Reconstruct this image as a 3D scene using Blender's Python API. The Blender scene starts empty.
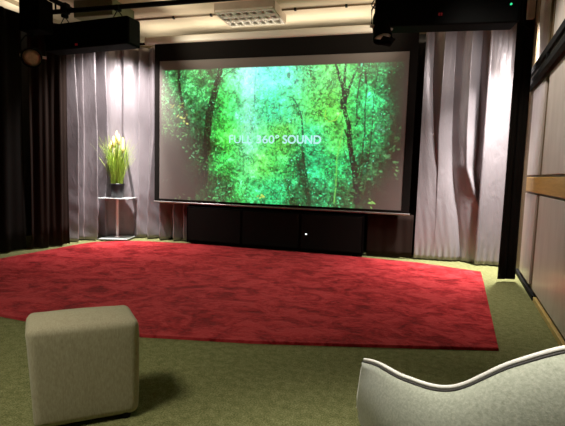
import bpy, bmesh, math, random
import numpy as np
from mathutils import Vector, Matrix

S = bpy.context.scene
COL = S.collection
random.seed(7)
PI = math.pi

# ------------------------------------------------------------------ camera
F, YAW, PITCH, ROLL, H = 433.6, .2595, -.0930, .0304, 1.15
cy, sy, cp, sp, cr, sr = math.cos(YAW), math.sin(YAW), math.cos(PITCH), math.sin(PITCH), math.cos(ROLL), math.sin(ROLL)
fw0, rt0, up0 = Vector((-sy, cy, 0)), Vector((cy, sy, 0)), Vector((0, 0, 1))
fw = cp*fw0 + sp*up0
up1 = -sp*fw0 + cp*up0
rt = cr*rt0 + sr*up1
up = -sr*rt0 + cr*up1
cam = bpy.data.objects.new('camera', bpy.data.cameras.new('camera'))
COL.objects.link(cam)
m = Matrix((rt, up, -fw)).transposed().to_4x4()
m.translation = (0, 0, H)
cam.matrix_world = m
cam.data.sensor_fit = 'HORIZONTAL'
cam.data.sensor_width = 36
cam.data.lens = F*36/565
cam.data.clip_start = .02
S.camera = cam
S.view_settings.view_transform = 'Standard'
S.view_settings.look = 'None'
S.view_settings.gamma = 1
S.view_settings.exposure = 0
S.view_settings.use_curve_mapping = False

# ------------------------------------------------------------------ materials
def srgb(r, g, b):
    return tuple(((c/255)/12.92 if c/255 <= .04045 else ((c/255+.055)/1.055)**2.4) for c in (r, g, b))

class NT:
    def __init__(s, name):
        s.m = bpy.data.materials.new(name)
        s.m.use_nodes = True
        s.t = s.m.node_tree
        s.b = s.t.nodes['Principled BSDF']
    def n(s, kind, **kw):
        x = s.t.nodes.new(kind)
        for k, v in kw.items():
            if k in x.inputs: x.inputs[k].default_value = v
            else: setattr(x, k, v)
        return x
    def l(s, a, b): s.t.links.new(a, b)
    def coord(s, scale=(1, 1, 1), rot=(0, 0, 0)):
        tc = s.n('ShaderNodeTexCoord'); mp = s.n('ShaderNodeMapping')
        mp.inputs['Scale'].default_value = scale
        mp.inputs['Rotation'].default_value = rot
        s.l(tc.outputs['Object'], mp.inputs['Vector'])
        return mp.outputs['Vector']
    def noise(s, vec, scale, detail=4, rough=.55, dist=0):
        x = s.n('ShaderNodeTexNoise')
        x.inputs['Scale'].default_value = scale
        x.inputs['Detail'].default_value = detail
        x.inputs['Roughness'].default_value = rough
        x.inputs['Distortion'].default_value = dist
        s.l(vec, x.inputs['Vector'])
        return x.outputs['Fac']
    def ramp(s, fac, stops):
        x = s.n('ShaderNodeValToRGB')
        e = x.color_ramp.elements
        while len(e) < len(stops): e.new(.5)
        for q, (p, c) in zip(e, stops):
            q.position = p
            q.color = (*c, 1) if len(c) == 3 else c
        s.l(fac, x.inputs['Fac'])
        return x.outputs['Color']
    def bump(s, fac, strength, dist, prev=None):
        x = s.n('ShaderNodeBump')
        x.inputs['Strength'].default_value = strength
        x.inputs['Distance'].default_value = dist
        s.l(fac, x.inputs['Height'])
        if prev: s.l(prev, x.inputs['Normal'])
        s.l(x.outputs['Normal'], s.b.inputs['Normal'])
        return x.outputs['Normal']

def plain(name, col, rough=.6, metal=0, spec=.5, vary=.12, scale=8, emit=None, es=0):
    q = NT(name)
    v = q.coord()
    lo = tuple(max(0, c*(1-vary)) for c in col); hi = tuple(min(1, c*(1+vary)) for c in col)
    q.l(q.ramp(q.noise(v, scale), [(.3, lo), (.7, hi)]), q.b.inputs['Base Color'])
    q.b.inputs['Roughness'].default_value = rough
    q.b.inputs['Metallic'].default_value = metal
    q.b.inputs['Specular IOR Level'].default_value = spec
    if emit:
        q.b.inputs['Emission Color'].default_value = (*emit, 1)
        q.b.inputs['Emission Strength'].default_value = es
    return q.m

def fabric(name, lo, hi, rough=.9, weave=300, bumpd=.0015, bs=.5, sheen=0, streak=None):
    q = NT(name)
    v = q.coord(streak or (1, 1, 1))
    n1 = q.noise(v, weave, 3, .7)
    q.l(q.ramp(n1, [(.3, lo), (.7, hi)]), q.b.inputs['Base Color'])
    q.bump(n1, bs, bumpd)
    q.b.inputs['Roughness'].default_value = rough
    q.b.inputs['Specular IOR Level'].default_value = .15
    q.b.inputs['Sheen Weight'].default_value = sheen
    return q.m

def carpet_mat():
    q = NT('olive_carpet')
    v = q.coord()
    a = q.noise(v, 130, 4, .75)
    b = q.noise(v, 24, 3, .6)
    mx = q.n('ShaderNodeMath', operation='MULTIPLY_ADD')
    q.l(b, mx.inputs[0]); mx.inputs[1].default_value = .35
    q.l(a, mx.inputs[2])
    q.l(q.ramp(mx.outputs[0], [(.5, (.088, .094, .034)), (.68, (.18, .186, .075)), (.88, (.33, .33, .16))]), q.b.inputs['Base Color'])
    q.bump(a, .7, .006)
    q.b.inputs['Roughness'].default_value = 1
    q.b.inputs['Specular IOR Level'].default_value = .05
    return q.m

def rug_mat():
    q = NT('red_pile')
    v = q.coord((1, 1.25, 1), (0, 0, .25))
    a = q.noise(v, 3.8, 6, .66, .9)
    w = q.coord()
    b = q.noise(w, 170, 3, .7)
    c = q.noise(v, 11, 5, .66, 1.2)
    m1 = q.n('ShaderNodeMath', operation='MULTIPLY_ADD'); q.l(c, m1.inputs[0]); m1.inputs[1].default_value = .55; q.l(a, m1.inputs[2])
    m2 = q.n('ShaderNodeMath', operation='MULTIPLY_ADD'); q.l(b, m2.inputs[0]); m2.inputs[1].default_value = .30; q.l(m1.outputs[0], m2.inputs[2])
    q.l(q.ramp(m2.outputs[0], [(.70, (.12, .005, .007)), (.82, (.24, .011, .014)), (.92, (.38, .022, .026)), (1.0, (.48, .042, .046))]), q.b.inputs['Base Color'])
    nb = q.bump(m1.outputs[0], .85, .035)
    q.bump(b, .6, .006, nb)
    q.b.inputs['Roughness'].default_value = 1
    q.b.inputs['Specular IOR Level'].default_value = .05
    q.b.inputs['Sheen Weight'].default_value = .25
    q.b.inputs['Sheen Tint'].default_value = (1, .35, .35, 1)
    return q.m

def satin_mat():
    q = NT('silver_satin')
    v = q.coord((1, 1, .35))
    n1 = q.noise(v, 9, 4, .6, .6)
    n2 = q.noise(q.coord(), 240, 2, .6)
    q.l(q.ramp(n2, [(.3, (.235, .208, .214)), (.7, (.295, .268, .274))]), q.b.inputs['Base Color'])
    nb = q.bump(n1, .35, .03)
    q.bump(n2, .25, .001, nb)
    q.b.inputs['Roughness'].default_value = .42
    q.b.inputs['Metallic'].default_value = .3
    q.b.inputs['Specular IOR Level'].default_value = .5
    return q.m

def wood_mat(name, lo, hi, rough=.5, axis=(1, 1, 8)):
    q = NT(name)
    v = q.coord(axis)
    a = q.noise(v, 6, 5, .6, 1.2)
    q.l(q.ramp(a, [(.3, lo), (.7, hi)]), q.b.inputs['Base Color'])
    q.bump(a, .1, .003)
    q.b.inputs['Roughness'].default_value = rough
    return q.m

M = dict(
    carpet=carpet_mat(), rug=rug_mat(), satin=satin_mat(),
    black_cloth=fabric('black_molton', (.003, .0025, .002), (.009, .0065, .0045), .95, 200, .001, .3),
    brown_cloth=fabric('brown_black_molton', (.012, .006, .004), (.022, .012, .008), .9, 200, .001, .3),
    black=plain('black_paint', (.006, .006, .006), .7, 0, .15),
    black_case=plain('black_case', (.0035, .0038, .0035), .8, 0, .06),
    black_gloss=plain('black_lacquer', (.0022, .002, .002), .5, 0, .04),
    ceil=plain('cream_ceiling', (.58, .49, .36), .9, 0, .2, .06, 2.5),
    cream=plain('cream_paint', (.66, .58, .45), .7, 0, .3, .05, 3),
    housing=plain('white_housing', (.72, .66, .54), .45, 0, .4, .04, 3),
    beige=plain('beige_plastic', (.46, .40, .32), .6),
    greenish=plain('greenish_panel', (.20, .22, .12), .7),
    fixframe=plain('fixture_frame', (.42, .34, .25), .55, 0, .4),
    louvre=plain('louvre_aluminium', (.88, .85, .76), .35, .15, .5, .05),
    chrome=plain('chrome', (.86, .85, .85), .25, .2, .5, .04),
    glass=None,
    pot=plain('black_pot', (.012, .011, .012), .35),
    ottoman=fabric('taupe_weave', (.31, .28, .175), (.43, .395, .265), .95, 150, .0006, .4, .1, (1, 1, .3)),
    chair=fabric('pale_grey_chenille', (.36, .385, .29), (.54, .56, .45), .95, 130, .0012, .5, .3),
    piping=fabric('pale_piping', (.72, .70, .62), (.84, .82, .75), .8, 200, .001, .3),
    seam=plain('dark_seam', (.06, .055, .05), .8),
    wall_wood=wood_mat('brown_wall', (.10, .065, .025), (.17, .115, .05), .55),
    rail=wood_mat('ochre_wood', (.42, .23, .035), (.55, .33, .06), .45, (1, .5, 8)),
    basewood=wood_mat('yellow_pine', (.48, .33, .10), (.60, .43, .16), .45, (1, .5, 8)),
    wall_paint=plain('dark_wall', (.03, .027, .024), .9),
    back_paint=plain('pale_back_wall', (.62, .54, .40), .9, 0, .2, .05),
    lens=plain('lamp_lens', (.60, .54, .47), .25, .2, .6, .2, 30),
    led_red=plain('red_led', (.12, .004, .005), .5, emit=(1, .02, .03), es=.05),
    led_green=plain('green_led', (.0, .3, .1), .5, emit=(.05, 1, .4), es=.9),
    led_white=plain('white_led', (.8, .8, .8), .5, emit=(.9, .95, 1), es=3),
    plume=plain('cream_plume', (.74, .62, .24), .9, 0, .2, .2, 40),
)
def wallpanel():
    q = NT('pale_panel')
    v = q.coord((1, 1, .25))
    a = q.noise(v, 7, 5, .6, .4)
    q.l(q.ramp(a, [(.3, (.50, .44, .38)), (.7, (.62, .56, .50))]), q.b.inputs['Base Color'])
    q.b.inputs['Roughness'].default_value = .32
    q.bump(a, .06, .004)
    return q.m
M['panel'] = wallpanel()
def glassmat():
    q = NT('clear_glass')
    q.b.inputs['Base Color'].default_value = (.88, .95, .92, 1)
    q.b.inputs['Transmission Weight'].default_value = .45
    q.b.inputs['Roughness'].default_value = .12
    return q.m
M['glass'] = glassmat()
def grass():
    q = NT('reed_blades')
    v = q.coord((6, 6, .6))
    a = q.noise(v, 9, 3, .6)
    q.l(q.ramp(a, [(.25, (.10, .24, .015)), (.5, (.30, .46, .04)), (.8, (.60, .66, .16))]), q.b.inputs['Base Color'])
    q.b.inputs['Roughness'].default_value = .5
    return q.m
M['grass'] = grass()

# ------------------------------------------------------------------ mesh helpers
class MB:
    def __init__(s): s.bm = bmesh.new()
    def box(s, c, d, rz=0, bev=0, tilt=None):
        r = bmesh.ops.create_cube(s.bm, size=1)
        vs = r['verts']
        mat = Matrix.Translation(c) @ Matrix.Rotation(rz, 4, 'Z')
        if tilt: mat = mat @ Matrix.Rotation(tilt[0], 4, tilt[1])
        mat = mat @ Matrix.Diagonal((*d, 1))
        bmesh.ops.transform(s.bm, matrix=mat, verts=vs)
        if bev:
            es = list({e for v in vs for e in v.link_edges})
            bmesh.ops.bevel(s.bm, geom=es, offset=bev, segments=3, profile=.5, affect='EDGES')
        return s
    def cyl(s, a, b, r0, r1=None, n=20, caps=True):
        a, b = Vector(a), Vector(b); d = b-a
        if r1 is None: r1 = r0
        r = bmesh.ops.create_cone(s.bm, cap_ends=caps, segments=n, radius1=r0, radius2=r1, depth=d.length)
        mat = Matrix.Translation((a+b)/2) @ d.to_track_quat('Z', 'Y').to_matrix().to_4x4()
        bmesh.ops.transform(s.bm, matrix=mat, verts=r['verts'])
        return s
    def tube(s, pts, r, n=8):
        pts = [Vector(p) for p in pts]
        rings = []
        for i, p in enumerate(pts):
            t = (pts[min(i+1, len(pts)-1)] - pts[max(i-1, 0)]).normalized()
            x = t.cross(Vector((0, 0, 1)))
            if x.length < .05: x = t.cross(Vector((1, 0, 0)))
            x.normalize(); y = t.cross(x).normalized()
            rr = r[i] if isinstance(r, (list, tuple)) else r
            rings.append([s.bm.verts.new(p + (x*math.cos(2*PI*k/n) + y*math.sin(2*PI*k/n))*rr) for k in range(n)])
        for i in range(len(rings)-1):
            for k in range(n):
                s.bm.faces.new((rings[i][k], rings[i][(k+1) % n], rings[i+1][(k+1) % n], rings[i+1][k]))
        s.bm.faces.new(rings[0]); s.bm.faces.new(rings[-1][::-1])
        return s
    def lathe(s, prof, n=32, c=(0, 0, 0)):
        rings = []
        for (r, z) in prof:
            if r < 1e-5: rings.append([s.bm.verts.new((c[0], c[1], c[2]+z))])
            else: rings.append([s.bm.verts.new((c[0]+r*math.cos(2*PI*k/n), c[1]+r*math.sin(2*PI*k/n), c[2]+z)) for k in range(n)])
        for a, b in zip(rings[:-1], rings[1:]):
            for k in range(n):
                k2 = (k+1) % n
                if len(a) == 1 and len(b) == 1: continue
                if len(a) == 1: s.bm.faces.new((a[0], b[k2], b[k]))
                elif len(b) == 1: s.bm.faces.new((a[k], a[k2], b[0]))
                else: s.bm.faces.new((a[k], a[k2], b[k2], b[k]))
        return s
    def grid(s, P):
        V = [[s.bm.verts.new(p) for p in row] for row in P]
        for i in range(len(V)-1):
            for j in range(len(V[0])-1):
                s.bm.faces.new((V[i][j], V[i][j+1], V[i+1][j+1], V[i+1][j]))
        return s
    def prism(s, poly, z0, z1):
        a = [s.bm.verts.new((x, y, z0)) for x, y in poly]
        b = [s.bm.verts.new((x, y, z1)) for x, y in poly]
        s.bm.faces.new(a[::-1]); s.bm.faces.new(b)
        for i in range(len(poly)):
            j = (i+1) % len(poly)
            s.bm.faces.new((a[i], a[j], b[j], b[i]))
        return s
    def build(s, name, mat, parent=None, smooth=False, recalc=True, loc=None):
        if recalc: bmesh.ops.recalc_face_normals(s.bm, faces=s.bm.faces)
        me = bpy.data.meshes.new(name)
        s.bm.to_mesh(me); s.bm.free()
        me.materials.append(mat)
        if smooth:
            for p in me.polygons: p.use_smooth = True
        o = bpy.data.objects.new(name, me)
        COL.objects.link(o)
        if parent: o.parent = parent
        if loc: o.location = loc
        return o

def tag(o, label, cat, group=None):
    o['label'] = label; o['category'] = cat
    if group: o['group'] = group
    return o
def thing(name, label, cat, loc=(0, 0, 0), rz=0, group=None):
    o = bpy.data.objects.new(name, None)
    COL.objects.link(o)
    o.location = loc; o.rotation_euler = (0, 0, rz)
    o.empty_display_size = .1
    return tag(o, label, cat, group)
def struct(o, label=None):
    o['kind'] = 'structure'
    if label: o['label'] = label
    return o
def auto_smooth(o, ang=40):
    o.data.set_sharp_from_angle(angle=math.radians(ang))

# ------------------------------------------------------------------ room shell
WA = .1227                                   # the right wall is not quite square to the screen
def wpt(y, off=0):                           # point on the right wall at depth y, off metres into the room
    t = y/math.cos(WA)
    return Vector((.7614 + math.sin(WA)*t - math.cos(WA)*off, y + math.sin(WA)*off, 0))
CEIL = 3.4
YB, YF, XL = 6.9, -2.6, -5.78
right_back, right_front = wpt(YB), wpt(YF)
room = [(XL, YF), (right_front.x, YF), (right_back.x, YB), (XL, YB)]
struct(MB().prism(room, -.06, 0).build('floor', M['carpet']), 'olive green speckled carpet floor')
struct(MB().prism(room, CEIL, CEIL+.08).build('ceiling', M['ceil']), 'cream ceiling with thin conduit lines')
struct(MB().box((XL-.05, (YB+YF)/2, CEIL/2), (.1, YB-YF, CEIL)).build('wall_left', M['wall_paint']))
struct(MB().box(((XL+right_back.x)/2, YB+.05, CEIL/2), (right_back.x-XL+.2, .1, CEIL)).build('wall_back', M['back_paint']), 'pale wall strip above the screen housing')
struct(MB().box(((XL+right_front.x)/2, YF-.05, CEIL/2), (right_front.x-XL+.2, .1, CEIL)).build('wall_front', M['wall_paint']))
def wallbox(mb, y0, y1, z0, z1, off0, off1, bev=0):
    a, b = wpt(y0), wpt(y1)
    L = (b-a).length
    n = Vector((-math.cos(WA), math.sin(WA), 0))
    c = (a+b)/2 + n*(off0+off1)/2
    c.z = (z0+z1)/2
    mb.box(c, (abs(off1-off0), L, z1-z0), -WA, bev)
    return mb
struct(wallbox(MB(), YF, YB, 0, CEIL, -.1, 0).build('wall_right', M['wall_wood']), 'brown timber right wall behind pale panels')
struct(wallbox(MB(), YF, 4.52, .0, .045, 0, .03, .004).build('baseboard_right', M['basewood']), 'yellow pine baseboard strip at foot of right wall')
struct(wallbox(MB(), 4.54, 5.9, .0, .05, 0, .035, .004).build('baseboard_right', M['black']), 'dark baseboard piece beside the black drape')

# pale wall panels: three tiers, gaps of brown timber between
tiers = [(.085, 1.0, 'below the ochre rail'), (1.205, 2.16, 'between ochre rail and cable tray'), (2.47, 3.36, 'above the cable tray')]
cols = [(4.88, 5.63, 'nearest the black drape'), (1.95, 4.68, 'second from the black drape'), (-1.0, 1.80, 'third from the black drape')]
for z0, z1, tl in tiers:
    for y0, y1, cl in cols:
        if y1 < 2: continue
        t = thing('wall_panel', 'pale upright wall panel %s, %s' % (tl, cl), 'wall panel', wpt((y0+y1)/2), 0, 'pale panels on the right wall')
        o = wallbox(MB(), y0, y1, z0, z1, 0, .022, .004).build('board', M['panel'])
        o.parent = t; o.matrix_parent_inverse = Matrix.Translation(-t.location)
        if z0 > 2:
            mb = MB()
            wallbox(mb, y0-.05, y0, z0-.04, z1, 0, .03, .003); wallbox(mb, y1, y1+.05, z0-.04, z1, 0, .03, .003)
            wallbox(mb, y0, y1, z0-.04, z0, 0, .03, .003)
            o = mb.build('frame', M['wall_wood']); o.parent = t; o.matrix_parent_inverse = Matrix.Translation(-t.location)
tag(wallbox(MB(), YF+.05, 5.58, 1.022, 1.182, 0, .028, .006).build('wall_rail', M['rail']), 'broad ochre wooden rail running along the right wall between pale panels', 'wall rail')
t = thing('cable_tray', 'dark double-bar tray running along the right wall above the pale panels', 'cable tray', (0, 0, 0))
for z0, z1, a, b in ((2.33, 2.40, .035, .075), (2.19, 2.25, .035, .085)):
    wallbox(MB(), YF+.1, 6.05, z0, z1, a, b, .004).build('bar', M['black'], t)
wallbox(MB(), YF+.1, 6.05, 2.25, 2.33, .0, .05).build('back_strip', plain('tray_brown', (.05, .035, .02), .6), t)
for yy in (1.0, 2.2, 3.4, 4.6, 5.8):
    wallbox(MB(), yy, yy+.03, 2.25, 2.33, .05, .075).build('bracket', M['black'], t)

# ceiling trims and a strip for the shadow line
struct(MB().box((XL+.04, 2.2, CEIL-.06), (.08, 9.2, .12)).build('trim_1', M['cream']), 'cream cornice along left wall top')
struct(MB().box((XL+.20, 2.2, CEIL-.02), (.05, 9.2, .04)).build('trim_2', M['wall_wood']), 'dark strip beside the left cornice')
struct(MB().box((XL+.40, 2.2, CEIL-.03), (.26, 9.2, .06)).build('trim_3', M['cream']), 'broad cream strip along left ceiling edge')
struct(MB().box(((XL+right_back.x)/2, YB-.03, CEIL-.16), (right_back.x-XL-.1, .06, .035)).build('shadow_line', M['wall_wood']), 'thin dark strip imitating the shadow line under ceiling above screen')  # dark strip stands in for the shadow where ceiling meets back wall
t = thing('conduit', 'thin dark conduit crossing the ceiling either side of the louvred light', 'conduit')
for x0, x1 in ((-5.3, -2.52), (-1.72, 1.1)):
    MB().cyl((x0, 6.0, CEIL-.014), (x1, 6.0, CEIL-.014), .012, n=8).build('pipe_run', M['wall_wood'], t)
for x in (-4.2, -3.35, -2.75, -1.5, -.8, .2):
    MB().box((x, 6.0, CEIL-.016), (.03, .04, .034)).build('clip', M['black'], t)
tag(MB().box((-4.12, 5.45, CEIL-.11), (.62, .5, .22), 0, .01).build('ceiling_duct', M['greenish']), 'dull green boxed duct under the ceiling behind the long left fixture', 'duct')

# ------------------------------------------------------------------ louvred ceiling light
t = thing('ceiling_light', 'square ceiling light with cream louvre cells above the screen', 'ceiling light', (-2.12, 5.95, 3.28), .0)
mb = MB()
LW, LD, LH = .84, .60, .12
mb.box((0, -LD/2, LH/2), (LW, .02, LH)); mb.box((0, LD/2, LH/2), (LW, .02, LH))
mb.box((-LW/2, 0, LH/2), (.02, LD, LH)); mb.box((LW/2, 0, LH/2), (.02, LD, LH))
mb.box((0, 0, LH-.008), (LW, LD, .016))
mb.build('housing', M['fixframe'], t)
mb = MB()
NR, NC = 3, 7
for i in range(NR+1):
    y = -LD/2+.02+i*(LD-.04)/NR
    for sgn in (-1, 1):
        mb.box((0, y+sgn*.022, .040), (LW-.03, .004, .085), 0, 0, (sgn*.50, 'X'))
    mb.box((0, y, .003), (LW-.03, .010, .004))
for i in range(NC+1):
    x = -LW/2+.02+i*(LW-.04)/NC
    for sgn in (-1, 1):
        mb.box((x+sgn*.014, 0, .036), (.003, LD-.03, .07), 0, 0, (-sgn*.40, 'Y'))
    mb.box((x, 0, .002), (.008, LD-.03, .004))
mb.build('louvre_grid', M['louvre'], t)
for i in range(NR):
    y = -LD/2+.02+(i+.5)*(LD-.04)/NR
    MB().cyl((-LW/2+.04, y, .085), (LW/2-.04, y, .085), .013, n=12).build('tube', M['housing'], t)

# ------------------------------------------------------------------ projection screen
SX0, SX1, SZ0, SZ1, SY = -3.651, .048, .682, 2.796, 6.134
def c2l(a): return srgb(*a)
def uv(x, y):
    """pixel of the photograph on the screen fabric -> fraction across / down the white area"""
    d = fw + rt*((x-282.5)/F) - up*((y-213)/F)
    k = SY/d.y
    return ((d.x*k-SX0)/(SX1-SX0), (SZ1-(H+d.z*k))/(SZ1-SZ0))

def paint():
    """the projected jungle picture, as emitted linear colours on a fine grid"""
    nx, ny = 720, 412
    rng = np.random.default_rng(5)
    U, V = np.meshgrid((np.arange(nx)+.5)/nx, (np.arange(ny)+.5)/ny)
    asp = 1.75
    pts = [ # px, py, rgb (light of the projector)
        (165,70,(35,75,45)),(175,80,(70,140,85)),(190,75,(80,160,90)),(205,85,(60,140,75)),(215,75,(40,90,50)),(225,100,(70,215,90)),(232,80,(90,225,120)),
        (165,100,(70,130,75)),(180,110,(60,120,70)),(195,100,(70,150,85)),(205,110,(45,100,60)),(212,115,(20,60,40)),(165,125,(50,95,50)),(180,130,(25,50,30)),(200,130,(40,95,55)),(222,125,(70,210,80)),
        (165,150,(5,5,4)),(180,155,(4,6,4)),(195,155,(25,60,32)),(205,150,(15,40,24)),(165,185,(2,3,2)),(185,185,(3,4,3)),(203,180,(12,30,18)),(215,160,(50,140,65)),(218,185,(25,95,50)),(215,198,(25,90,45)),
        (240,75,(150,245,200)),(248,80,(170,250,235)),(258,75,(130,245,225)),(272,75,(120,245,215)),(290,75,(110,235,195)),(305,72,(110,225,150)),(320,75,(110,220,120)),(338,75,(130,220,120)),
        (240,105,(80,225,120)),(250,110,(140,240,200)),(262,105,(60,225,140)),(275,105,(80,235,175)),(292,105,(90,230,150)),(310,105,(100,220,110)),(325,110,(110,225,90)),(338,105,(120,210,85)),
        (232,138,(90,225,80)),(250,138,(140,230,180)),(265,140,(100,225,110)),(285,140,(120,225,90)),(302,140,(70,200,120)),(318,140,(50,215,150)),(332,140,(110,220,90)),(342,130,(100,200,80)),
        (228,165,(60,200,80)),(245,165,(110,215,130)),(262,165,(110,215,90)),(280,165,(80,205,105)),(300,165,(35,135,85)),(315,165,(40,190,125)),(332,165,(50,210,120)),
        (225,190,(35,110,55)),(240,190,(60,170,80)),(255,190,(60,185,110)),(275,190,(45,185,115)),(295,190,(40,120,70)),(308,195,(35,90,55)),(320,190,(40,160,105)),(335,190,(45,150,85)),
        (350,75,(70,185,95)),(362,75,(60,175,100)),(375,75,(50,150,90)),(385,75,(30,80,50)),(350,105,(50,180,90)),(362,105,(60,205,120)),(375,105,(55,190,115)),(386,105,(25,80,50)),
        (347,135,(50,190,95)),(362,135,(50,190,110)),(375,135,(40,155,90)),(388,140,(4,8,5)),(347,165,(40,170,100)),(360,165,(20,75,45)),(372,165,(35,110,65)),(385,170,(3,5,3)),
        (345,195,(35,110,60)),(360,195,(15,45,28)),(372,195,(14,40,22)),(385,200,(2,2,2)),(400,80,(2,2,2)),(403,120,(3,4,3)),(400,160,(2,3,2)),(398,200,(2,2,2)),(395,100,(2,2,2)),
    ]
    C = np.zeros((ny, nx, 3)); Wt = np.zeros((ny, nx, 1))
    for px, py, rgb in pts:
        u, v = uv(px, py)
        d2 = ((U-u)*asp)**2 + (V-v)**2
        rgb = (rgb[0]*.84, rgb[1], min(255, rgb[2]*.93))
        w = (np.exp(-d2/(2*.06**2)) + 1e-5/(d2+.01))[..., None]
        C += w*np.array(c2l(rgb)); Wt += w
    C /= Wt
    def vnoise(sx, sy):
        g = rng.random((sy+2, sx+2))
        x = U*sx; y = V*sy
        xi = x.astype(int); yi = y.astype(int); fx = x-xi; fy = y-yi
        fx = fx*fx*(3-2*fx); fy = fy*fy*(3-2*fy)
        return (g[yi, xi]*(1-fx)+g[yi, xi+1]*fx)*(1-fy)+(g[yi+1, xi]*(1-fx)+g[yi+1, xi+1]*fx)*fy
    n = .34*vnoise(22, 13)+.33*vnoise(60, 34)+.33*vnoise(140, 80)
    n = (n-n.mean())/n.std()
    base = C.copy()
    lum = base.mean(axis=2)
    contrast = np.clip(.75-.6*lum, .3, .7)[..., None]
    C = base*np.exp(contrast*n[..., None])
    # leaf dabs
    def dab(u, v, a, b, ang, col, op):
        r = max(a, b)
        x0, x1 = int((u-r/asp)*nx)-1, int((u+r/asp)*nx)+2
        y0, y1 = int((v-r)*ny)-1, int((v+r)*ny)+2
        x0, y0, x1, y1 = max(x0, 0), max(y0, 0), min(x1, nx), min(y1, ny)
        if x0 >= x1 or y0 >= y1: return
        dx = (U[y0:y1, x0:x1]-u)*asp; dy = V[y0:y1, x0:x1]-v
        ca, sa = math.cos(ang), math.sin(ang)
        p = (dx*ca+dy*sa)/a; q = (-dx*sa+dy*ca)/b
        k = np.clip(1.25-(p*p+q*q), 0, 1)[..., None]*op
        C[y0:y1, x0:x1] = C[y0:y1, x0:x1]*(1-k)+np.array(col)*k
    def foliage(num, op, lo, hi, sig):
        for i in range(num):
            u, v = rng.random(), rng.random()
            c = base[min(int(v*ny), ny-1), min(int(u*nx), nx-1)]
            l = c.mean()
            if l < .008: continue
            f = math.exp(rng.normal(.05, sig*(1 if l < .2 else .55)))
            tint = np.array([1+rng.normal(0, .18), 1, 1+rng.normal(0, .2)])
            if l < .12 and rng.random() < .25: f *= 1.9; tint *= np.array([1.3, 1, 1.25])
            s_ = rng.uniform(lo, hi)
            dab(u, v, s_, s_*rng.uniform(.35, .65), rng.uniform(-PI, PI), np.clip(c*f*tint, 0, 1), op)
    foliage(9000, .7, .006, .015, .6)
    # strokes: trunks, branches, creepers (pixels of the photo)
    def stroke(pp, w0, w1, rgb, op=.9):
        col = np.array(c2l(rgb))
        q = [uv(*p) for p in pp]
        for (ua, va), (ub, vb), i in zip(q[:-1], q[1:], range(len(q)-1)):
            L = math.hypot((ub-ua)*asp, vb-va); k = max(2, int(L/.004))
            for j in range(k):
                f = j/k; w = w0+(w1-w0)*(i+f)/(len(q)-1)
                dab(ua+(ub-ua)*f, va+(vb-va)*f, w, w, 0, col, op)
    dk = (10, 42, 30)
    stroke([(222,66),(219,76),(216,90),(213,100),(210,112),(208,130),(206,150),(204,185)], .022, .03, dk, .45)
    stroke([(221,68),(219,78),(216,92),(212,104)], .014, .018, (8, 38, 28), .8)
    stroke([(218,88),(224,76),(236,68)], .006, .003, (60, 90, 60), .6)
    stroke([(211,112),(208,130),(209,150)], .012, .016, (8, 26, 20), .6)
    stroke([(179,68),(180,90),(184,110),(188,128)], .012, .016, (8, 28, 18), .55)
    stroke([(336,64),(339,75),(343,88),(344,98),(345,112),(349,126),(350,145),(355,175),(357,203)], .008, .02, (8, 44, 40), .8)
    stroke([(346,92),(344,98),(343,108)], .024, .020, (8, 40, 40), .8)
    stroke([(346,62),(345,75),(344,90)], .007, .012, (10, 55, 45), .75)
    stroke([(361,62),(355,74),(350,86),(346,94)], .004, .012, (10, 55, 42), .75)
    stroke([(364,62),(360,80),(357,100),(357,118),(360,118),(354,128)], .004, .007, (14, 58, 42), .75)
    stroke([(370,62),(367,78),(367,90),(365,110),(365,130),(362,160),(360,190)], .004, .006, (14, 52, 36), .7)
    stroke([(366,72),(366,84)], .009, .007, (10, 40, 30), .7)
    stroke([(376,64),(378,72),(374,95),(372,130),(368,165)], .003, .005, (18, 60, 40), .65)
    stroke([(345,130),(352,150),(357,172),(360,195)], .006, .010, (10, 40, 26), .7)
    stroke([(344,135),(344,150),(349,165)], .004, .004, (20, 70, 40), .6)
    stroke([(303,148),(303,135),(302,118),(299,108),(293,98),(286,96)], .010, .003, (20, 100, 75), .65)
    stroke([(303,150),(304,165),(307,185),(308,205)], .010, .016, (25, 70, 45), .6)
    stroke([(302,112),(297,110),(292,108)], .004, .002, (30, 120, 85), .6)
    stroke([(304,150),(296,143),(288,136)], .006, .003, (40, 120, 75), .6)
    stroke([(310,205),(302,172),(300,160)], .02, .03, (30, 80, 50), .22)
    stroke([(257,66),(255,85),(255,104)], .003, .004, (60, 150, 130), .7)
    stroke([(268,66),(272,78),(278,84),(284,82),(288,76)], .003, .002, (70, 150, 130), .75)
    stroke([(280,84),(277,90)], .004, .002, (70, 140, 120), .7)
    stroke([(255,94),(255,102)], .007, .004, (60, 130, 110), .6)
    stroke([(289,74),(289,78)], .015, .010, (70, 150, 130), .75)
    stroke([(297,80),(295,84)], .012, .007, (60, 140, 125), .75)
    stroke([(306,64),(308,76),(309,90)], .004, .002, (60, 120, 70), .7)
    stroke([(325,68),(328,84),(333,92),(341,94)], .002, .003, (70, 140, 70), .7)
    stroke([(326,110),(325,118),(329,122),(336,120),(341,112)], .004, .004, (160, 220, 80), .7)
    stroke([(343,128),(340,145),(337,158),(336,185),(334,204)], .006, .005, (120, 210, 90), .65)
    stroke([(372,120),(378,112),(383,113),(386,120)], .006, .003, (60, 150, 90), .6)
    stroke([(367,175),(363,195)], .004, .005, (80, 130, 70), .4)
    foliage(9000, .75, .003, .0085, .75)
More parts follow.
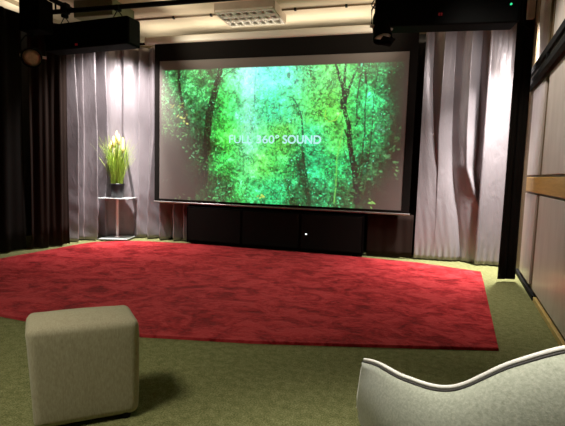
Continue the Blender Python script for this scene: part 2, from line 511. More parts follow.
    for i in range(5200):
        u, v = rng.random(), rng.random()
        c = base[min(int(v*ny), ny-1), min(int(u*nx), nx-1)]; l = c.mean()
        if l < .05 or rng.random() > .25+.75*(n[min(int(v*ny), ny-1), min(int(u*nx), nx-1)] > 0): continue
        s_ = rng.uniform(.0025, .006)
        dab(u, v, s_, s_*.6, rng.uniform(-PI, PI), np.clip(c*1.45+np.array([.04, .12, .05])*min(1, l/.15), 0, 1), .7)
    # pale beam of light
    ub, _ = uv(248, 75)
    beam = np.exp(-((U-ub-.01*V)/(.028))**2)*np.clip(1.0-V*1.1, 0, 1)**1.5
    C += beam[..., None]*np.array([.17, .27, .30])
    u2, _ = uv(265, 75)
    C += (np.exp(-((U-u2)/.06)**2)*np.clip(1-V*2.6, 0, 1))[..., None]*np.array([.03, .12, .18])
    # single leaves against the dark trunks
    def leaves(px, py, spread, k, rgb, size=.012):
        for i in range(k):
            u, v = uv(px+rng.normal(0, spread), py+rng.normal(0, spread*.8))
            dab(u, v, size*rng.uniform(.6, 1.3), size*rng.uniform(.3, .6), rng.uniform(-1, 1), np.array(c2l(rgb))*rng.uniform(.5, 1.3), .85)
    for a in ((168,128,4,10,(90,165,80)),(175,124,5,9,(110,175,85)),(181,136,4,8,(110,185,105)),(190,150,4,8,(90,165,100)),(195,156,3,8,(110,190,130)),(185,124,3,6,(60,200,110)),
              (174,106,4,8,(170,185,90)),(183,117,3,9,(200,205,110)),(200,165,4,6,(50,110,60)),(208,172,5,8,(60,140,80)),(167,178,3,3,(60,80,60)),
              (388,157,2.5,6,(95,160,105)),(385,156,1.5,3,(90,170,100)),(396,147,3,7,(75,130,75)),(399,138,3,5,(60,115,60)),(395,164,2.5,6,(75,140,80)),(398,170,3,7,(90,165,90)),(399,176,2,3,(60,100,60)),(402,128,2,3,(60,110,60)),
              (371,203,2.5,8,(130,200,90)),(362,185,6,14,(80,150,90)),(372,170,7,18,(80,170,100)),(380,130,4,14,(80,170,120)),(378,150,4,12,(70,150,90)),(354,195,5,12,(70,150,80)),
              (175,202,3,9,(90,130,80)),(185,201,3,9,(90,135,85)),(180,198,3,6,(80,110,70)),(217,201,3,10,(90,210,110)),(223,192,6,14,(70,190,110)),(262,196,2,8,(190,215,90)),(205,160,5,9,(70,150,80)),(212,186,5,10,(70,150,85))):
        leaves(*a)
    # the picture does not fill the fabric: a bare band at top and a sliver at the sides
    _, vt = uv(282, 66.0)
    edge = np.clip((V-vt-(U-.5)*-.004)/.006, 0, 1)*np.clip((.988-U)/.006, 0, 1)*np.clip((U-.006)/.006, 0, 1)
    C *= edge[..., None]
    L_ = C.mean(axis=2, keepdims=True)
    C = C*np.clip((L_+.01)/.24, .15, 2)**.38
    return np.clip(C, 0, 1.0)

IMG = paint()
def screen_mat():
    q = NT('screen_fabric')
    at = q.n('ShaderNodeAttribute'); at.attribute_name = 'projection'
    q.b.inputs['Base Color'].default_value = (.20, .175, .155, 1)
    q.b.inputs['Roughness'].default_value = .95
    q.b.inputs['Specular IOR Level'].default_value = .1
    q.l(at.outputs['Color'], q.b.inputs['Emission Color'])
    q.b.inputs['Emission Strength'].default_value = 1.0
    return q.m
t = thing('projection_screen', 'large black-bordered projection screen showing a green jungle scene and words', 'projection screen', (0, SY, 0))
ny, nx = IMG.shape[:2]
xs = np.linspace(SX0, SX1, nx+1); zs = np.linspace(SZ1, SZ0, ny+1)
vx, vz = np.meshgrid(xs, zs)
verts = np.stack([vx.ravel(), np.full(vx.size, -.012), vz.ravel()], 1)
i, j = np.meshgrid(np.arange(nx), np.arange(ny))
a = (j*(nx+1)+i).ravel()
faces = np.stack([a, a+nx+1, a+nx+2, a+1], 1)
me = bpy.data.meshes.new('image_area')
me.from_pydata(verts.tolist(), [], faces.tolist())
at = me.attributes.new('projection', 'FLOAT_COLOR', 'FACE')
buf = np.ones((nx*ny, 4), np.float32); buf[:, :3] = IMG.reshape(-1, 3)
at.data.foreach_set('color', buf.ravel())
me.materials.append(screen_mat())
o = bpy.data.objects.new('image_area', me); COL.objects.link(o); o.parent = t
o['label'] = 'projected green jungle picture'
BX0, BX1, BZ0, BZ1 = -3.735, .155, .625, 3.06
mb = MB()
mb.box(((BX0+BX1)/2, 0, (BZ0+BZ1)/2), (BX1-BX0, .012, BZ1-BZ0))
mb.box(((BX0+SX0)/2, -.010, (BZ0+BZ1)/2), (SX0-BX0, .010, BZ1-BZ0)); mb.box(((BX1+SX1)/2, -.010, (BZ0+BZ1)/2), (BX1-SX1, .010, BZ1-BZ0))
mb.box(((SX0+SX1)/2, -.010, (SZ1+BZ1)/2), (SX1-SX0, .010, BZ1-SZ1)); mb.box(((SX0+SX1)/2, -.010, (SZ0+BZ0)/2), (SX1-SX0, .010, SZ0-BZ0))
mb.build('black_border', M['black_cloth'], t)
MB().cyl((-3.745, -.012, .632), (.165, -.012, .632), .014, n=12).build('bottom_rail', plain('grey_rail', (.35, .33, .31), .3, .8), t)
mb = MB().box((-1.82, .0, 3.105), (4.10, .12, .105), 0, .03)
mb.build('roller_housing', M['housing'], t, True); auto_smooth(bpy.data.objects['roller_housing'])
MB().box((-3.875, 0, 3.105), (.02, .125, .11), 0, .02).build('end_cap', M['cream'], t)
MB().box((.235, 0, 3.105), (.02, .125, .11), 0, .02).build('end_cap', M['cream'], t)
for x in (-3.3, -.4):
    MB().box((x, .40, 3.143), (.05, .72, .02)).build('wall_bracket', M['black'], t)
def lettering(txt, px0, px1, pyb, pyt, mat, bold):
    cu = bpy.data.curves.new('t', 'FONT'); cu.body = txt; cu.size = 1; cu.offset = bold; cu.extrude = .0
    tmp = bpy.data.objects.new('t', cu); COL.objects.link(tmp)
    bpy.context.view_layer.update()
    mm = bpy.data.meshes.new_from_object(tmp.evaluated_get(bpy.context.evaluated_depsgraph_get()))
    bpy.data.objects.remove(tmp)
    co = np.array([v.co[:] for v in mm.vertices])
    lo, hi = co.min(0), co.max(0)
    (u0, vb), (u1, vt) = uv(px0, pyb), uv(px1, pyt)
    (_, vb2), (_, vt2) = uv(px1, pyb), uv(px0, pyt)
    capz0, capz1 = SZ1-(SZ1-SZ0)*(vb+vb2)/2, SZ1-(SZ1-SZ0)*(vt+vt2)/2
    for v in mm.vertices:
        x = (v.co.x-lo[0])/(hi[0]-lo[0]); z = v.co.y/(.73)
        v.co = (SX0+(SX1-SX0)*(u0+(u1-u0)*x), -.014, capz0+(capz1-capz0)*z)
    mm.materials.append(mat)
    o = bpy.data.objects.new('projected_lettering', mm); COL.objects.link(o); o.parent = t
    return o
lt1 = plain('letter_light_thin', (.3, .3, .3), .9, emit=(.50, .94, 1.0), es=1)
lt2 = plain('letter_light', (.3, .3, .3), .9, emit=(.52, .95, .98), es=.95)
lettering('FULL', 229.6, 252.3, 143.2, 135.0, lt1, .0)
lettering('360°', 256.6, 279.4, 143.3, 135.0, lt2, .012)
lettering('SOUND', 282.6, 321.5, 143.6, 135.0, lt2, .022)

# ------------------------------------------------------------------ curtains
def resample(path, n):
    P = [Vector((*p, 0)) for p in path]
    # Catmull-Rom then uniform
    dense = []
    for i in range(len(P)-1):
        p0, p1, p2, p3 = P[max(i-1, 0)], P[i], P[i+1], P[min(i+2, len(P)-1)]
        for k in range(40):
            s = k/40
            dense.append(.5*((2*p1)+(p2-p0)*s+(2*p0-5*p1+4*p2-p3)*s*s+(3*p1-p0-3*p2+p3)*s**3))
    dense.append(P[-1])
    L = [0]
    for a, b in zip(dense[:-1], dense[1:]): L.append(L[-1]+(b-a).length)
    out = []; j = 0
    for i in range(n):
        s = L[-1]*i/(n-1)
        while j < len(L)-2 and L[j+1] < s: j += 1
        f = (s-L[j])/max(1e-9, L[j+1]-L[j])
        out.append(dense[j].lerp(dense[j+1], f))
    return out, L[-1]
def curtain(path, z0, z1, hfun, name, mat, nu=260, nv=46, thick=.004, zedge=None, parent=None):
    P, L = resample(path, nu)
    rows = []
    for r in range(nv):
        v = r/(nv-1)
        row = []
        for i in range(nu):
            u = i/(nu-1)
            tg = (P[min(i+1, nu-1)]-P[max(i-1, 0)]).normalized()
            nrm = Vector((tg.y, -tg.x, 0))
            dh, ds = hfun(u, v)
            p = P[i]+nrm*dh+tg*ds
            zb = z0+(zedge(u) if zedge else 0)
            row.append((p.x, p.y, zb+(z1-zb)*v))
        rows.append(row)
    o = MB().grid(rows).build(name, mat, parent, True)
    md = o.modifiers.new('thickness', 'SOLIDIFY'); md.thickness = thick; md.offset = 0
    return o
def g(x, c, w): return math.exp(-((x-c)/w)**2)

# folds drawn as bands that turn away from the wash light; each band is (u0,u1) at three heights
def banded(vs, bands, slope, L, sig=.05, nu=400, nv=60):
    us = np.linspace(0, 1, nu); T = np.zeros((nv, nu))
    kern = np.exp(-(np.arange(-int(3*sig*nu), int(3*sig*nu)+1)/(sig*nu))**2/2); kern /= kern.sum()
    for r in range(nv):
        v = r/(nv-1); d = np.zeros(nu)
        for bd in bands:
            w = bd[-1] if not isinstance(bd[-1], tuple) else 1
            q = [x for x in bd if isinstance(x, tuple)]
            a0 = np.interp(v, vs, [x[0] for x in q]); a1 = np.interp(v, vs, [x[1] for x in q])
            e = .007
            d += w*np.clip((us-a0)/e+.5, 0, 1)*np.clip((a1-us)/e+.5, 0, 1)
        pad = len(kern)//2
        k = np.convolve(np.pad(d, pad, mode='edge'), kern, 'valid')
        T[r] = np.cumsum((d-k)*slope)*L/nu
        T[r] -= T[r].mean()
    def f(u, v):
        x = u*(nu-1); i = min(int(x), nu-2); y = v*(nv-1); j = min(int(y), nv-2)
        fx, fy = x-i, y-j
        return (T[j, i]*(1-fx)+T[j, i+1]*fx)*(1-fy)+(T[j+1, i]*(1-fx)+T[j+1, i+1]*fx)*fy
    return f
LB = banded([.16, .55, .85], [((.11,.155),(.11,.155),(.11,.15),1.0), ((.192,.222),(.203,.232),(.178,.212),1.7), ((.226,.26),(.236,.268),(.222,.258),1.7), ((.30,.312),(.297,.307),(.283,.304)),
    ((.345,.357),(.338,.370),(.336,.358),1.6), ((.563,.60),(.489,.504),(.488,.508),.45), ((.61,.615),(.60,.612),(.60,.62)), ((.657,.696),(.668,.732),(.665,.73),.7), ((.75,.80),(.755,.82),(.755,.80)), ((.86,.90),(.86,.90),(.86,.90)), ((.95,.97),(.95,.97),(.95,.97))], 4.6, 2.3, .035)
def fold_left(u, v):
    k = 1-v
    h = LB(u, v)
    h += .003*math.sin(75*u+3*v)+.0015*math.sin(140*u+5*v)
    if v < .38: h += .018*(1-v/.38)*math.sin(46*v+40*u)*math.sin(31*u+17*v)
    return h, 0
cl = curtain([(-4.80,5.18),(-4.72,5.52),(-4.64,5.85),(-4.47,6.12),(-4.1,6.26),(-3.7,6.27),(-3.2,6.28)], .02, 3.06, fold_left, 'curtain', M['satin'], 520, 64)
tag(cl, 'silver grey satin curtain hanging behind the potted reeds left of the screen', 'curtain', 'silver satin curtains')

# right grey curtains
RB = banded([.05, .2, .4, .55, .8], [((.70,.97),(.63,.98),(.51,.70),(.47,.67),(.45,.655)), ((.97,1.0),(.98,1.0),(.85,1.0),(.86,1.0),(.82,1.0)), ((.3,.301),(.3,.301),(.28,.29),(.22,.26),(.14,.27))], 1.9, .95, .12)
def fold_right(u, v):
    h = RB(u, v)+.002*math.sin(40*u+6*v)
    if v > .85: h += .010*math.sin(46*u)*(v-.85)/.15
    if v < .07: h += .010*math.sin(70*u)*(1-v/.07)
    if v < .6: h += .004*(1-v/.6)*math.sin(30*v+22*u)*math.sin(37*u+9*v)
    return h, 0
cr1 = curtain([(.25,6.25),(.55,6.27),(.9,6.27),(1.12,6.26)], .02, 3.16, fold_right, 'curtain', M['satin'], 200, 60)
tag(cr1, 'grey satin curtain with one deep dark fold just right of the screen', 'curtain', 'silver satin curtains')
def fold_right2(u, v):
    h = .03*g(u, .05, .06)-.05*u+.006*math.sin(9*u+2*v)+.001*math.sin(33*u+5*v)
    if v < .08: h += .012*math.sin(30*u+4)*(1-v/.08)
    if v > .8: h += .004*math.sin(38*u)*(v-.8)/.2
    return h, 0
cr2 = curtain([(1.02,6.14),(1.2,6.15),(1.40,6.13)], .02, 3.16, fold_right2, 'curtain', M['satin'], 90, 60)
tag(cr2, 'narrow bright grey satin curtain panel beside the black drape', 'curtain', 'silver satin curtains')

# black drapes
def folds_soft(n, a, ph=0):
    return lambda u, v: (a*math.sin(2*PI*n*u+ph+.5*math.sin(3*v))+a*.4*math.sin(2*PI*n*2.3*u+1+v), 0)
tag(curtain([(-4.60,5.27),(-4.67,5.05),(-4.78,4.76)], .02, 3.08, folds_soft(2.5, .035), 'drape', M['brown_cloth'], 80, 12), 'narrow brown-black drape on the left wall beside the grey curtain', 'drape', 'dark drapes')
tag(curtain([(-4.80,4.70),(-4.92,4.32),(-5.14,3.5),(-5.36,2.4),(-5.4,.5),(-5.4,-1.5)], .02, 3.08, folds_soft(16, .04), 'drape', M['black_cloth'], 260, 12), 'wide black drape covering the left wall', 'drape', 'dark drapes')
tag(curtain([(-3.65,6.46),(-2.0,6.48),(.1,6.48),(1.3,6.47)], .02, 3.12, folds_soft(14, .03), 'drape', M['black_cloth'], 260, 10), 'black backing drape hanging behind the screen', 'drape', 'dark drapes')
tag(curtain([(-.40,6.22),(-.1,6.21),(.22,6.22)], .02, .62, folds_soft(2, .008), 'drape', M['brown_cloth'], 60, 8), 'short brown-black drape under the right end of the screen', 'drape', 'dark drapes')
tag(curtain([(1.125,5.26),(1.21,5.285),(1.31,5.33)], .036, 3.3, folds_soft(1.5, .012), 'drape', M['black_cloth'], 40, 10, .03), 'tall narrow black drape hanging between grey curtain and right wall', 'drape', 'dark drapes')
t = thing('curtain_track', 'black curtain track on the ceiling above the grey curtains', 'curtain track')
MB().tube([(-5.45,-1.5,3.1),(-5.4,2.4,3.1),(-4.98,4.4,3.1),(-4.84,5.1,3.1),(-4.76,5.85,3.1),(-4.46,6.12,3.1),(-4.1,6.22,3.1),(-3.9,6.24,3.1)], .02, 8).build('track', M['black'], t)
for p in ((-5.35, 2.2), (-4.80, 5.1), (-4.1, 6.22)):
    MB().cyl((*p, 3.1), (*p, CEIL), .008, n=8).build('hanger', M['black'], t)

# ------------------------------------------------------------------ low black cabinet below the screen
t = thing('center_speaker', 'low black cabinet with tiny white light standing below the screen', 'cabinet', (-1.80, 6.20, 0))
MB().box((0, 0, .30), (2.72, .20, .56), 0, .008).build('cabinet_body', M['black_gloss'], t)
for x in (-.9, 0, .9):
    MB().box((x, -.104, .31), (.86, .012, .50), 0, .004).build('grille', M['black_cloth'], t)
MB().box((.545, -.112, .275), (.022, .010, .012)).build('indicator_light', M['led_white'], t)
for x in (-1.25, 1.25):
    MB().box((x, 0, .012), (.08, .16, .024)).build('foot', M['black'], t)

# ------------------------------------------------------------------ rug
rugp = [(.707,3.106),(.78,3.7),(.87,4.42),(.95,5.05),(1.024,5.66),(.304,5.93),(-.5,5.99),(-1.3,6.0),(-2.2,6.0),(-3.1,6.0),(-3.75,5.93),(-4.1,5.80),(-4.40,5.52),(-4.47,5.2),(-4.48,4.92),(-4.58,4.09),(-4.5,3.55),(-4.2,3.05),(-3.6,2.70),(-2.873,2.54),(-2.29,2.49),(-1.645,2.53),(-.906,2.67),(-.258,2.84)]
mb = MB().prism(rugp, 0.001, .022)
es = [e for e in mb.bm.edges if all(v.co.z > .02 for v in e.verts)]
bmesh.ops.bevel(mb.bm, geom=es, offset=.008, segments=2, profile=.5, affect='EDGES')
tag(mb.build('rug', M['rug']), 'large deep red plush rug with brushed pile on the olive carpet', 'rug')

# ------------------------------------------------------------------ stand and plant
SP = (-4.31, 5.97)
t = thing('plant_stand', 'chrome pedestal stand with square glass plates under the potted reeds', 'plant stand', (*SP, .022), .25)
MB().box((0, 0, .012), (.44, .40, .012), 0, .004).build('base_plate', M['glass'], t)
for x, y in ((-.19, -.17), (.19, -.17), (-.19, .17), (.19, .17)):
    MB().cyl((x, y, 0), (x, y, .006), .018, n=12).build('foot', M['black'], t)
MB().lathe([(0, .018), (.05, .018), (.05, .026), (.024, .034), (.021, .05), (.021, .615), (.024, .625), (.05, .635), (.05, .642), (0, .642)], 24).build('pole', M['chrome'], t, True)
MB().box((0, 0, .648), (.50, .40, .012), 0, .004).build('glass_top', M['glass'], t)
t = thing('potted_reeds', 'tall green ornamental reeds with cream plumes in a black pot', 'plant', (*SP, .6785), 0)
MB().lathe([(0, .0), (.075, .0), (.088, .02), (.108, .20), (.112, .222), (.104, .222), (.098, .19), (0, .19)], 32).build('pot', M['pot'], t, True)
MB().lathe([(0, .192), (.098, .192), (.098, .186), (0, .186)], 24).build('soil', plain('soil', (.03, .02, .012), 1), t)
mb = MB()
rg = random.Random(3)
for k in range(330):
    a = rg.uniform(0, 2*PI); r0 = .085*math.sqrt(rg.random()); Lh = rg.uniform(.40, .80)
    lean = rg.gauss(.085, .06)*(1 if rg.random() < .94 else 1.9) + r0*.4
    a2 = a+rg.gauss(0, .35)
    pts = []
    for q in range(7):
        s = q/6
        pts.append(Vector((r0*math.cos(a)+lean*math.cos(a2)*s**1.7, r0*math.sin(a)+lean*math.sin(a2)*s**1.7, .19+Lh*s-(.05+.5*lean)*.25*s**3)))
    w = rg.uniform(.0028, .0052)
    sd = Vector((-math.sin(a2+rg.uniform(-.9, .9)), math.cos(a2), .0)).normalized()
    th = sd.cross(Vector((0, 0, 1)))*.0012
    prev = None
    for q, p in enumerate(pts):
        ww = w*(1-(q/6)**2.2)+.0004
        ring = [mb.bm.verts.new(p+sd*ww), mb.bm.verts.new(p+th), mb.bm.verts.new(p-sd*ww), mb.bm.verts.new(p-th)]
        if prev:
            for e in range(4): mb.bm.faces.new((prev[e], prev[(e+1) % 4], ring[(e+1) % 4], ring[e]))
        prev = ring
mb.build('reed_blades', M['grass'], t, True)
for k, (dx, dy, zt) in enumerate(((.0,.0,.985),(.055,-.03,.93),(-.05,.02,.90),(.09,.03,.86),(-.015,-.06,.90),(.06,.07,.89),(-.09,-.03,.82),(.115,-.01,.80))):
    mb = MB()
    mb.tube([(dx*.4, dy*.4, .3), (dx*.8, dy*.8, zt-.25), (dx, dy, zt-.1)], .0022, 6)
    rings = [(0, -.12), (.012, -.10), (.024, -.055), (.027, -.02), (.018, .02), (.007, .05), (0, .062)]
    mb.lathe(rings, 14, (dx, dy, zt))
    for v in mb.bm.verts:
        if v.co.z > zt-.11: v.co.x += rg.uniform(-.004, .004); v.co.y += rg.uniform(-.004, .004)
    mb.build('plume', M['plume'], t, True)

# ------------------------------------------------------------------ ottoman
t = thing('ottoman', 'taupe cube ottoman upholstered in woven fabric at the front of the red rug', 'ottoman', (-1.363, 1.654, 0), .66)
bw, bd, bh, z0 = .455, .27, .452, .016
bm = bmesh.new()
bmesh.ops.create_cube(bm, size=1)
bmesh.ops.subdivide_edges(bm, edges=bm.edges[:], cuts=5, use_grid_fill=True)
for v in bm.verts:
    x, y, z = v.co
    fx, fy, fz = 1-(2*x)**2, 1-(2*y)**2, 1-(2*z)**2
    tp = 1-.02*(.5-z)
    sh = -.055*(y+.5)*max(0, z+.1)
    v.co = (x*bw*tp*(1+.018*fz*fy)+sh+.035*(.5-z)*(.5-x)*bw, y*bd*tp*(1+.018*fz*fx), z0+(z+.5)*bh+(.014*fx*fy if z > .49 else 0))
mb = MB(); mb.bm.free(); mb.bm = bm
sharp = []
for e in bm.edges:
    if len(e.link_faces) == 2 and e.calc_face_angle(0) > .8: sharp.append(e)
bmesh.ops.bevel(bm, geom=sharp, offset=.036, segments=6, profile=.5, affect='EDGES')
mb.build('cushion_body', M['ottoman'], t, True)
for sx in (-1, 1):
    for sy_ in (-1, 1):
        MB().cyl((sx*.165, sy_*.10, 0), (sx*.165, sy_*.10, .04), .022, .026, 16).build('foot', M['black'], t)

# ------------------------------------------------------------------ tub armchair (seen from behind)
CX = .628
half = [(.255,1.42),(.262,1.30),(.278,1.18),(.318,1.05),(.39,.945),(.49,.882),(.62,.855)]
zprof = {0:.50, 1:.578, 2:.621, 3:.645, 4:.676, 5:.767, 6:.818}
left = [(x+.008, d, zprof[i]) for i, (x, d) in enumerate(half)]
full = left + [(2*CX-x, d, z) for x, d, z in left[:-1]][::-1]
def cam_xy(l, d): return rt0*l + fw0*d
def cr_spline(P, n):
    out = []
    for i in range(len(P)-1):
        p0, p1, p2, p3 = [Vector(P[max(0, min(len(P)-1, i+k))]) for k in (-1, 0, 1, 2)]
        for k in range(n):
            s = k/n
            out.append(.5*((2*p1)+(p2-p0)*s+(2*p0-5*p1+4*p2-p3)*s*s+(3*p1-p0-3*p2+p3)*s**3))
    out.append(Vector(P[-1])); return out
base = cam_xy(CX, 1.15)
t = thing('armchair', 'pale grey upholstered tub armchair with wavy piped back facing the screen', 'armchair', base, YAW)
loc = [(x-CX, d-1.15, z) for x, d, z in full]          # local frame: x right, y towards the screen
top = cr_spline(loc[1:-1], 12)
N = len(top)
def nrm2(i):
    tg = top[min(i+1, N-1)]-top[max(i-1, 0)]; tg.z = 0; tg.normalize()
    return Vector((-tg.y, tg.x, 0))*-1                # outward
out_n = [nrm2(i) for i in range(N)]
if out_n[N//2].y > 0: out_n = [-q for q in out_n]
# section: (outward offset, fraction of the way down from crest / absolute drop)
rows = []
for i in range(N):
    p, n = top[i], out_n[i]
    zb = .33+.065*(1-min(1, min(i, N-1-i)/(.3*N)))
    w = .35+.65*min(1, min(i, N-1-i)/(.35*N))
    def P_(o, z): return (p.x+n.x*o, p.y+n.y*o, z)
    Hh = p.z-zb
    sec = [P_(.0, p.z), P_(.010, p.z-.008), P_(.026*w, p.z-.026), P_(.042*w, p.z-.065), P_(.052*w, p.z-.12), P_(.055*w, p.z-.18 if Hh > .24 else p.z-.155),
           P_(.048*w, zb+.04), P_(.036*w, zb+.01), P_(.015, zb), P_(-.05, zb), P_(-.085, zb+.02), P_(-.10, zb+.1), P_(-.10, p.z-.16), P_(-.085, p.z-.10), P_(-.06, p.z-.055), P_(-.028, p.z-.020)]
    rows.append(sec)
mb = MB()
V = [[mb.bm.verts.new(q) for q in r] for r in rows]
K = len(V[0])
for i in range(N-1):
    for k in range(K):
        mb.bm.faces.new((V[i][k], V[i][(k+1) % K], V[i+1][(k+1) % K], V[i+1][k]))
mb.bm.faces.new(V[0]); mb.bm.faces.new(V[-1][::-1])
o = mb.build('shell', M['chair'], t, True); auto_smooth(o, 60)
MB().tube([(p.x+n.x*.001, p.y+n.y*.001, p.z+.0005) for p, n in zip(top, out_n)], .0058, 8).build('piping', M['piping'], t, True)
MB().tube([(p.x+n.x*.0065, p.y+n.y*.0065, p.z-.0055) for p, n in zip(top, out_n)], .0030, 6).build('seam', M['seam'], t, True)
for e in (0, N-1):
    r = rows[e]
    MB().tube([r[0], r[2], r[4], r[5], r[6], r[7]], .003, 6).build('piping', M['piping'], t, True)
inner = [(p.x-n.x*.098, p.y-n.y*.098) for p, n in zip(top, out_n)]
mb = MB().prism(inner, .335, .43)
bmesh.ops.recalc_face_normals(mb.bm, faces=mb.bm.faces)
es = [e for e in mb.bm.edges if all(v.co.z > .42 for v in e.verts)]
bmesh.ops.bevel(mb.bm, geom=es, offset=.02, segments=3, profile=.5, affect='EDGES')
mb.build('seat_cushion', M['chair'], t)
MB().box((0, .0, .325), (.46, .34, .03), 0, .006).build('seat_base', M['black'], t)
for sx in (-1, 1):
    for y in (-.15, .15):
        MB().cyl((sx*.23, y*1.15, 0), (sx*.19, y, .32), .012, .018, 14).build('leg', M['black'], t)

# ------------------------------------------------------------------ lighting pipes and fixtures
PZ = 3.15
t = thing('lighting_pipe', 'black lighting pipe crossing the room below the ceiling in front of the screen', 'lighting pipe')
MB().cyl((-4.6, 4.9, PZ), (1.3, 4.9, PZ), .03, n=16).build('pipe', M['black'], t)
for x in (-4.45, -2.2, .3):
    MB().cyl((x, 4.9, PZ), (x, 4.9, CEIL), .012, n=10).build('drop_rod', M['black'], t)
t = thing('lighting_pipe', 'black lighting pipe running front to back along the left side', 'lighting pipe')
MB().cyl((-4.3, 1.5, PZ+.06), (-4.3, 5.05, PZ+.06), .03, n=16).build('pipe', M['black'], t)
for y in (1.8, 3.4):
    MB().cyl((-4.3, y, PZ+.06), (-4.3, y, CEIL), .012, n=10).build('drop_rod', M['black'], t)
MB().box((-4.3, 4.9, PZ+.03), (.09, .09, .13), 0, .01).build('coupler', M['black'], t)

def bar_fixture(label, loc, rz, L, hh, red, green):
    t = thing('stage_fixture', label, 'stage light', loc, rz, 'long black stage fixtures')
    mb = MB().box((0, 0, 0), (L, .24, hh), 0, .015)
    mb.build('body', M['black_case'], t)
    for sx in (-1, 1):
        MB().box((sx*(L/2+.006), 0, 0), (.014, .20, hh*.86), 0, .004).build('end_plate', M['black'], t)
    mb = MB()
    for k in range(9):
        mb.box((-L/2+.1+k*(L-.2)/8, .122, -.05), ((L-.2)/9, .01, .10), 0, .002)
    mb.build('lamp_strip', M['lens'], t)
    for sx in (-.32, .32):
        mb = MB()
        for d in (-1, 1):
            mb.tube([(sx*L+d*.11, 0, hh/2-.01), (sx*L, 0, hh/2+.13)], .006, 6)
        mb.build('hanging_bracket', M['black'], t)
        MB().box((sx*L, 0, hh/2+.145), (.06, .08, .07), 0, .01).build('pipe_clamp', M['black'], t)
    if red:
        for dx in (0, .022):
            MB().box((red[0]+dx, -.124, red[1]), (.014, .008, .026), 0, .001).build('red_indicator', M['led_red'], t)
    if green: MB().cyl((green[0], -.12, green[1]), (green[0], -.13, green[1]), .010, n=10).build('green_indicator', M['led_green'], t)
    return t
bar_fixture('long black stage fixture hanging over the left grey curtain with dim red indicator', (-3.93, 4.92, 2.815), -.10, 1.36, .33, (-.13, -.12), None)
bar_fixture('long black stage fixture hanging over the right grey curtains with red and green indicators', (.35, 4.86, 2.84), .07, 1.36, .34, (-.06, -.07), (.60, .0))

def spot_can(label, loc, rz, tilt, L=.3, r=.11, box=None):
    t = thing('spotlight', label, 'spotlight', loc, rz, 'black spotlights')
    R = Matrix.Rotation(tilt, 4, 'X')
    mb = MB()
    mb.lathe([(0, .16), (.06, .16), (r*.8, .12), (r*.92, .02), (r, -.10), (r*1.04, -.14), (r*.96, -.14), (r*.90, -.10), (r*.6, .05), (0, .06)], 28)
    bmesh.ops.transform(mb.bm, matrix=R, verts=mb.bm.verts)
    mb.build('can', M['black_case'], t, True)
    mb = MB().lathe([(0, -.112), (r*.5, -.118), (r*.9, -.108), (r*.9, -.10), (0, -.10)], 28)
    bmesh.ops.transform(mb.bm, matrix=R, verts=mb.bm.verts)
    mb.build('lens', M['lens'], t, True)
    MB().tube([(-r*1.15, 0, 0), (-r*1.2, 0, .16), (-r*.7, 0, .24), (r*.7, 0, .24), (r*1.2, 0, .16), (r*1.15, 0, 0)], .009, 8).build('yoke', M['black'], t)
    for sx in (-1, 1):
        MB().cyl((sx*r*.85, 0, 0), (sx*r*1.3, 0, 0), .018, n=12).build('knob', M['chrome'], t)
    return t
# left: control box with a spotlight hanging beneath it
t = thing('dimmer_box', 'black control box clamped to the left pipe above the round spotlight', 'control box', (-4.38, 4.5, 2.95))
MB().box((.01, 0, 0), (.30, .22, .38), 0, .012).build('case', M['black_case'], t)
mb = MB()
for k in range(6): mb.box((-.14, -.06+k*.025, .0), (.02, .012, .32))
mb.build('cooling_fins', M['black'], t)
MB().box((.08, 0, .23), (.07, .07, .12), 0, .008).build('pipe_clamp', M['black'], t)
MB().cyl((-.05, 0, -.19), (-.05, 0, -.25), .014, n=10).build('stem', M['black'], t)
spot_can('round black spotlight with pale lens hanging at upper left before the dark drape', (-4.43, 4.5, 2.48), .62, -1.2)
# right: spotlight hanging at the left end of the right fixture
t2 = spot_can('black spotlight hanging at the left end of the right stage fixture, tilted down', (-.26, 4.72, 2.67), .5, -.35, r=.095)
MB().box((0, .03, .31), (.05, .07, .14), 0, .006).build('pipe_clamp', M['black'], t2)
mb = MB()
for s in (-1, 1):
    mb.box((s*.02, -.085-.01*s, -.165), (.17, .004, .10), .3*s, 0, (.9*s, 'X'))
mb.build('barn_door', M['black_case'], t2)
t = thing('cable', 'black cable looping down beside the right spotlight', 'cable')
pts = [(-.33+.05*math.sin(k*.9), 4.80+.03*math.cos(k*1.3), 3.12-.035*k) for k in range(11)]
MB().tube(pts, .007, 6).build('cable_run', M['black'], t)
# small beige box with a cable at the top of the black drape
t = thing('junction_box', 'small beige box with dangling cable above the tall black drape', 'junction box', (1.24, 5.22, 3.02))
MB().box((0, 0, .02), (.075, .05, .42), 0, .012).build('case', M['beige'], t)
MB().tube([(.03, -.02, -.19), (.05, -.03, -.26), (.0, -.03, -.30), (-.06, -.02, -.25), (-.08, 0, -.1), (-.07, 0, .2)], .006, 6).build('cable', M['black'], t)
MB().box((0, .0, .30), (.03, .03, .16)).build('hanger', M['black'], t)

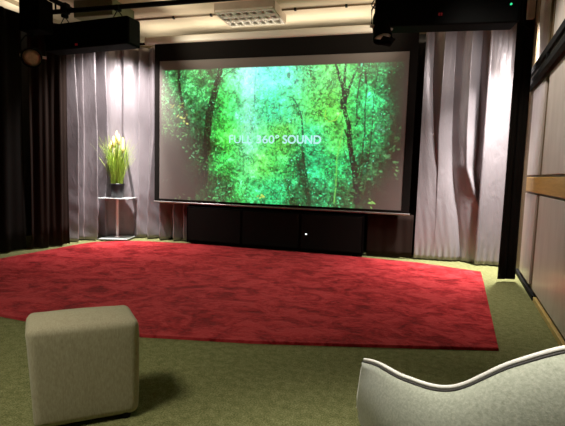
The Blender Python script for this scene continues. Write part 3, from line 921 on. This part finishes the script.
# ------------------------------------------------------------------ lights
def aim(o, to):
    o.rotation_euler = (Vector(to)-o.location).to_track_quat('-Z', 'Y').to_euler()
def spot(name, loc, to, power, ang, blend, col=(1, .95, .92), size=.08):
    l = bpy.data.lights.new(name, 'SPOT'); l.energy = power; l.spot_size = math.radians(ang); l.spot_blend = blend; l.color = col; l.shadow_soft_size = size
    o = bpy.data.objects.new(name, l); COL.objects.link(o); o.location = loc; aim(o, to); return o
def area(name, loc, to, power, sx, sy_, col):
    l = bpy.data.lights.new(name, 'AREA'); l.shape = 'RECTANGLE'; l.size = sx; l.size_y = sy_; l.energy = power; l.color = col
    o = bpy.data.objects.new(name, l); COL.objects.link(o); o.location = loc; aim(o, to); return o
spot('wash_left', (-3.78, 5.52, 3.12), (-4.5, 6.05, 1.1), 500, 103, 1, (1, .93, .93), .05)
spot('wash_left_low', (-3.78, 5.50, 3.05), (-4.35, 6.02, .2), 800, 46, 1, (1, .93, .93), .05)  # extra lamp added to brighten the lower left curtain and reeds
spot('wash_right', (1.30, 5.66, 3.1), (.98, 6.04, .0), 800, 72, 1, (1, .94, .92), .05)
spot('wash_right_low', (1.27, 5.6, 3.0), (.85, 6.1, .0), 900, 46, 1, (1, .94, .92), .05)  # extra lamp added to brighten the foot of the right curtains
spot('wash_right_top', (1.23, 5.42, 2.78), (.85, 6.2, 2.1), 48, 130, 1, (1, .94, .92), .05)  # extra lamp added to light the upper part of the right curtains
spot('rug_wash_left', (-3.3, 5.15, 2.62), (-3.0, 4.85, 0), 170, 92, 1, (1, .93, .88), .12)
spot('rug_wash_right', (.2, 5.15, 2.62), (-.2, 4.85, 0), 170, 92, 1, (1, .93, .88), .12)
area('ceiling_fill', (-1.9, 6.42, 3.0), (-1.9, 6.42, 4), 26, 4.6, .08, (1, .92, .76))  # added unseen strip behind the screen housing, brightens ceiling and back wall
spot('up_side', (-5.2, 5.0, 2.95), (-5.2, 5.2, 3.4), 15, 150, 1, (1, .88, .70), .1)  # added uplight without a fixture, lifts the left ceiling edge
spot('up_left', (-3.6, 5.2, 2.95), (-2.0, 6.3, 3.25), 70, 90, 1, (1, .92, .76), .1)  # added bare lamp, brightens screen housing and louvred light from the left
spot('up_right', (.3, 5.2, 2.95), (-1.4, 6.3, 3.25), 70, 90, 1, (1, .92, .76), .1)  # its added counterpart on the right, also without a fixture
spot('wall_fill', (.25, 4.3, 3.25), (1.4, 4.4, 1.2), 150, 84, 1, (1, .92, .84), .1)  # added out-of-view fill that brightens the right wall panels
spot('downlight', (.25, .82, 3.36), (.28, 1.0, .6), 520, 52, 1, (1, .95, .86), .12)
spot('downlight', (-1.9, .2, 3.36), (-2.0, 1.2, 0), 560, 88, 1, (1, .93, .80), .45)
w = bpy.data.worlds.new('world'); S.world = w
w.use_nodes = True
w.node_tree.nodes['Background'].inputs['Color'].default_value = (.02, .02, .02, 1)
w.node_tree.nodes['Background'].inputs['Strength'].default_value = .3
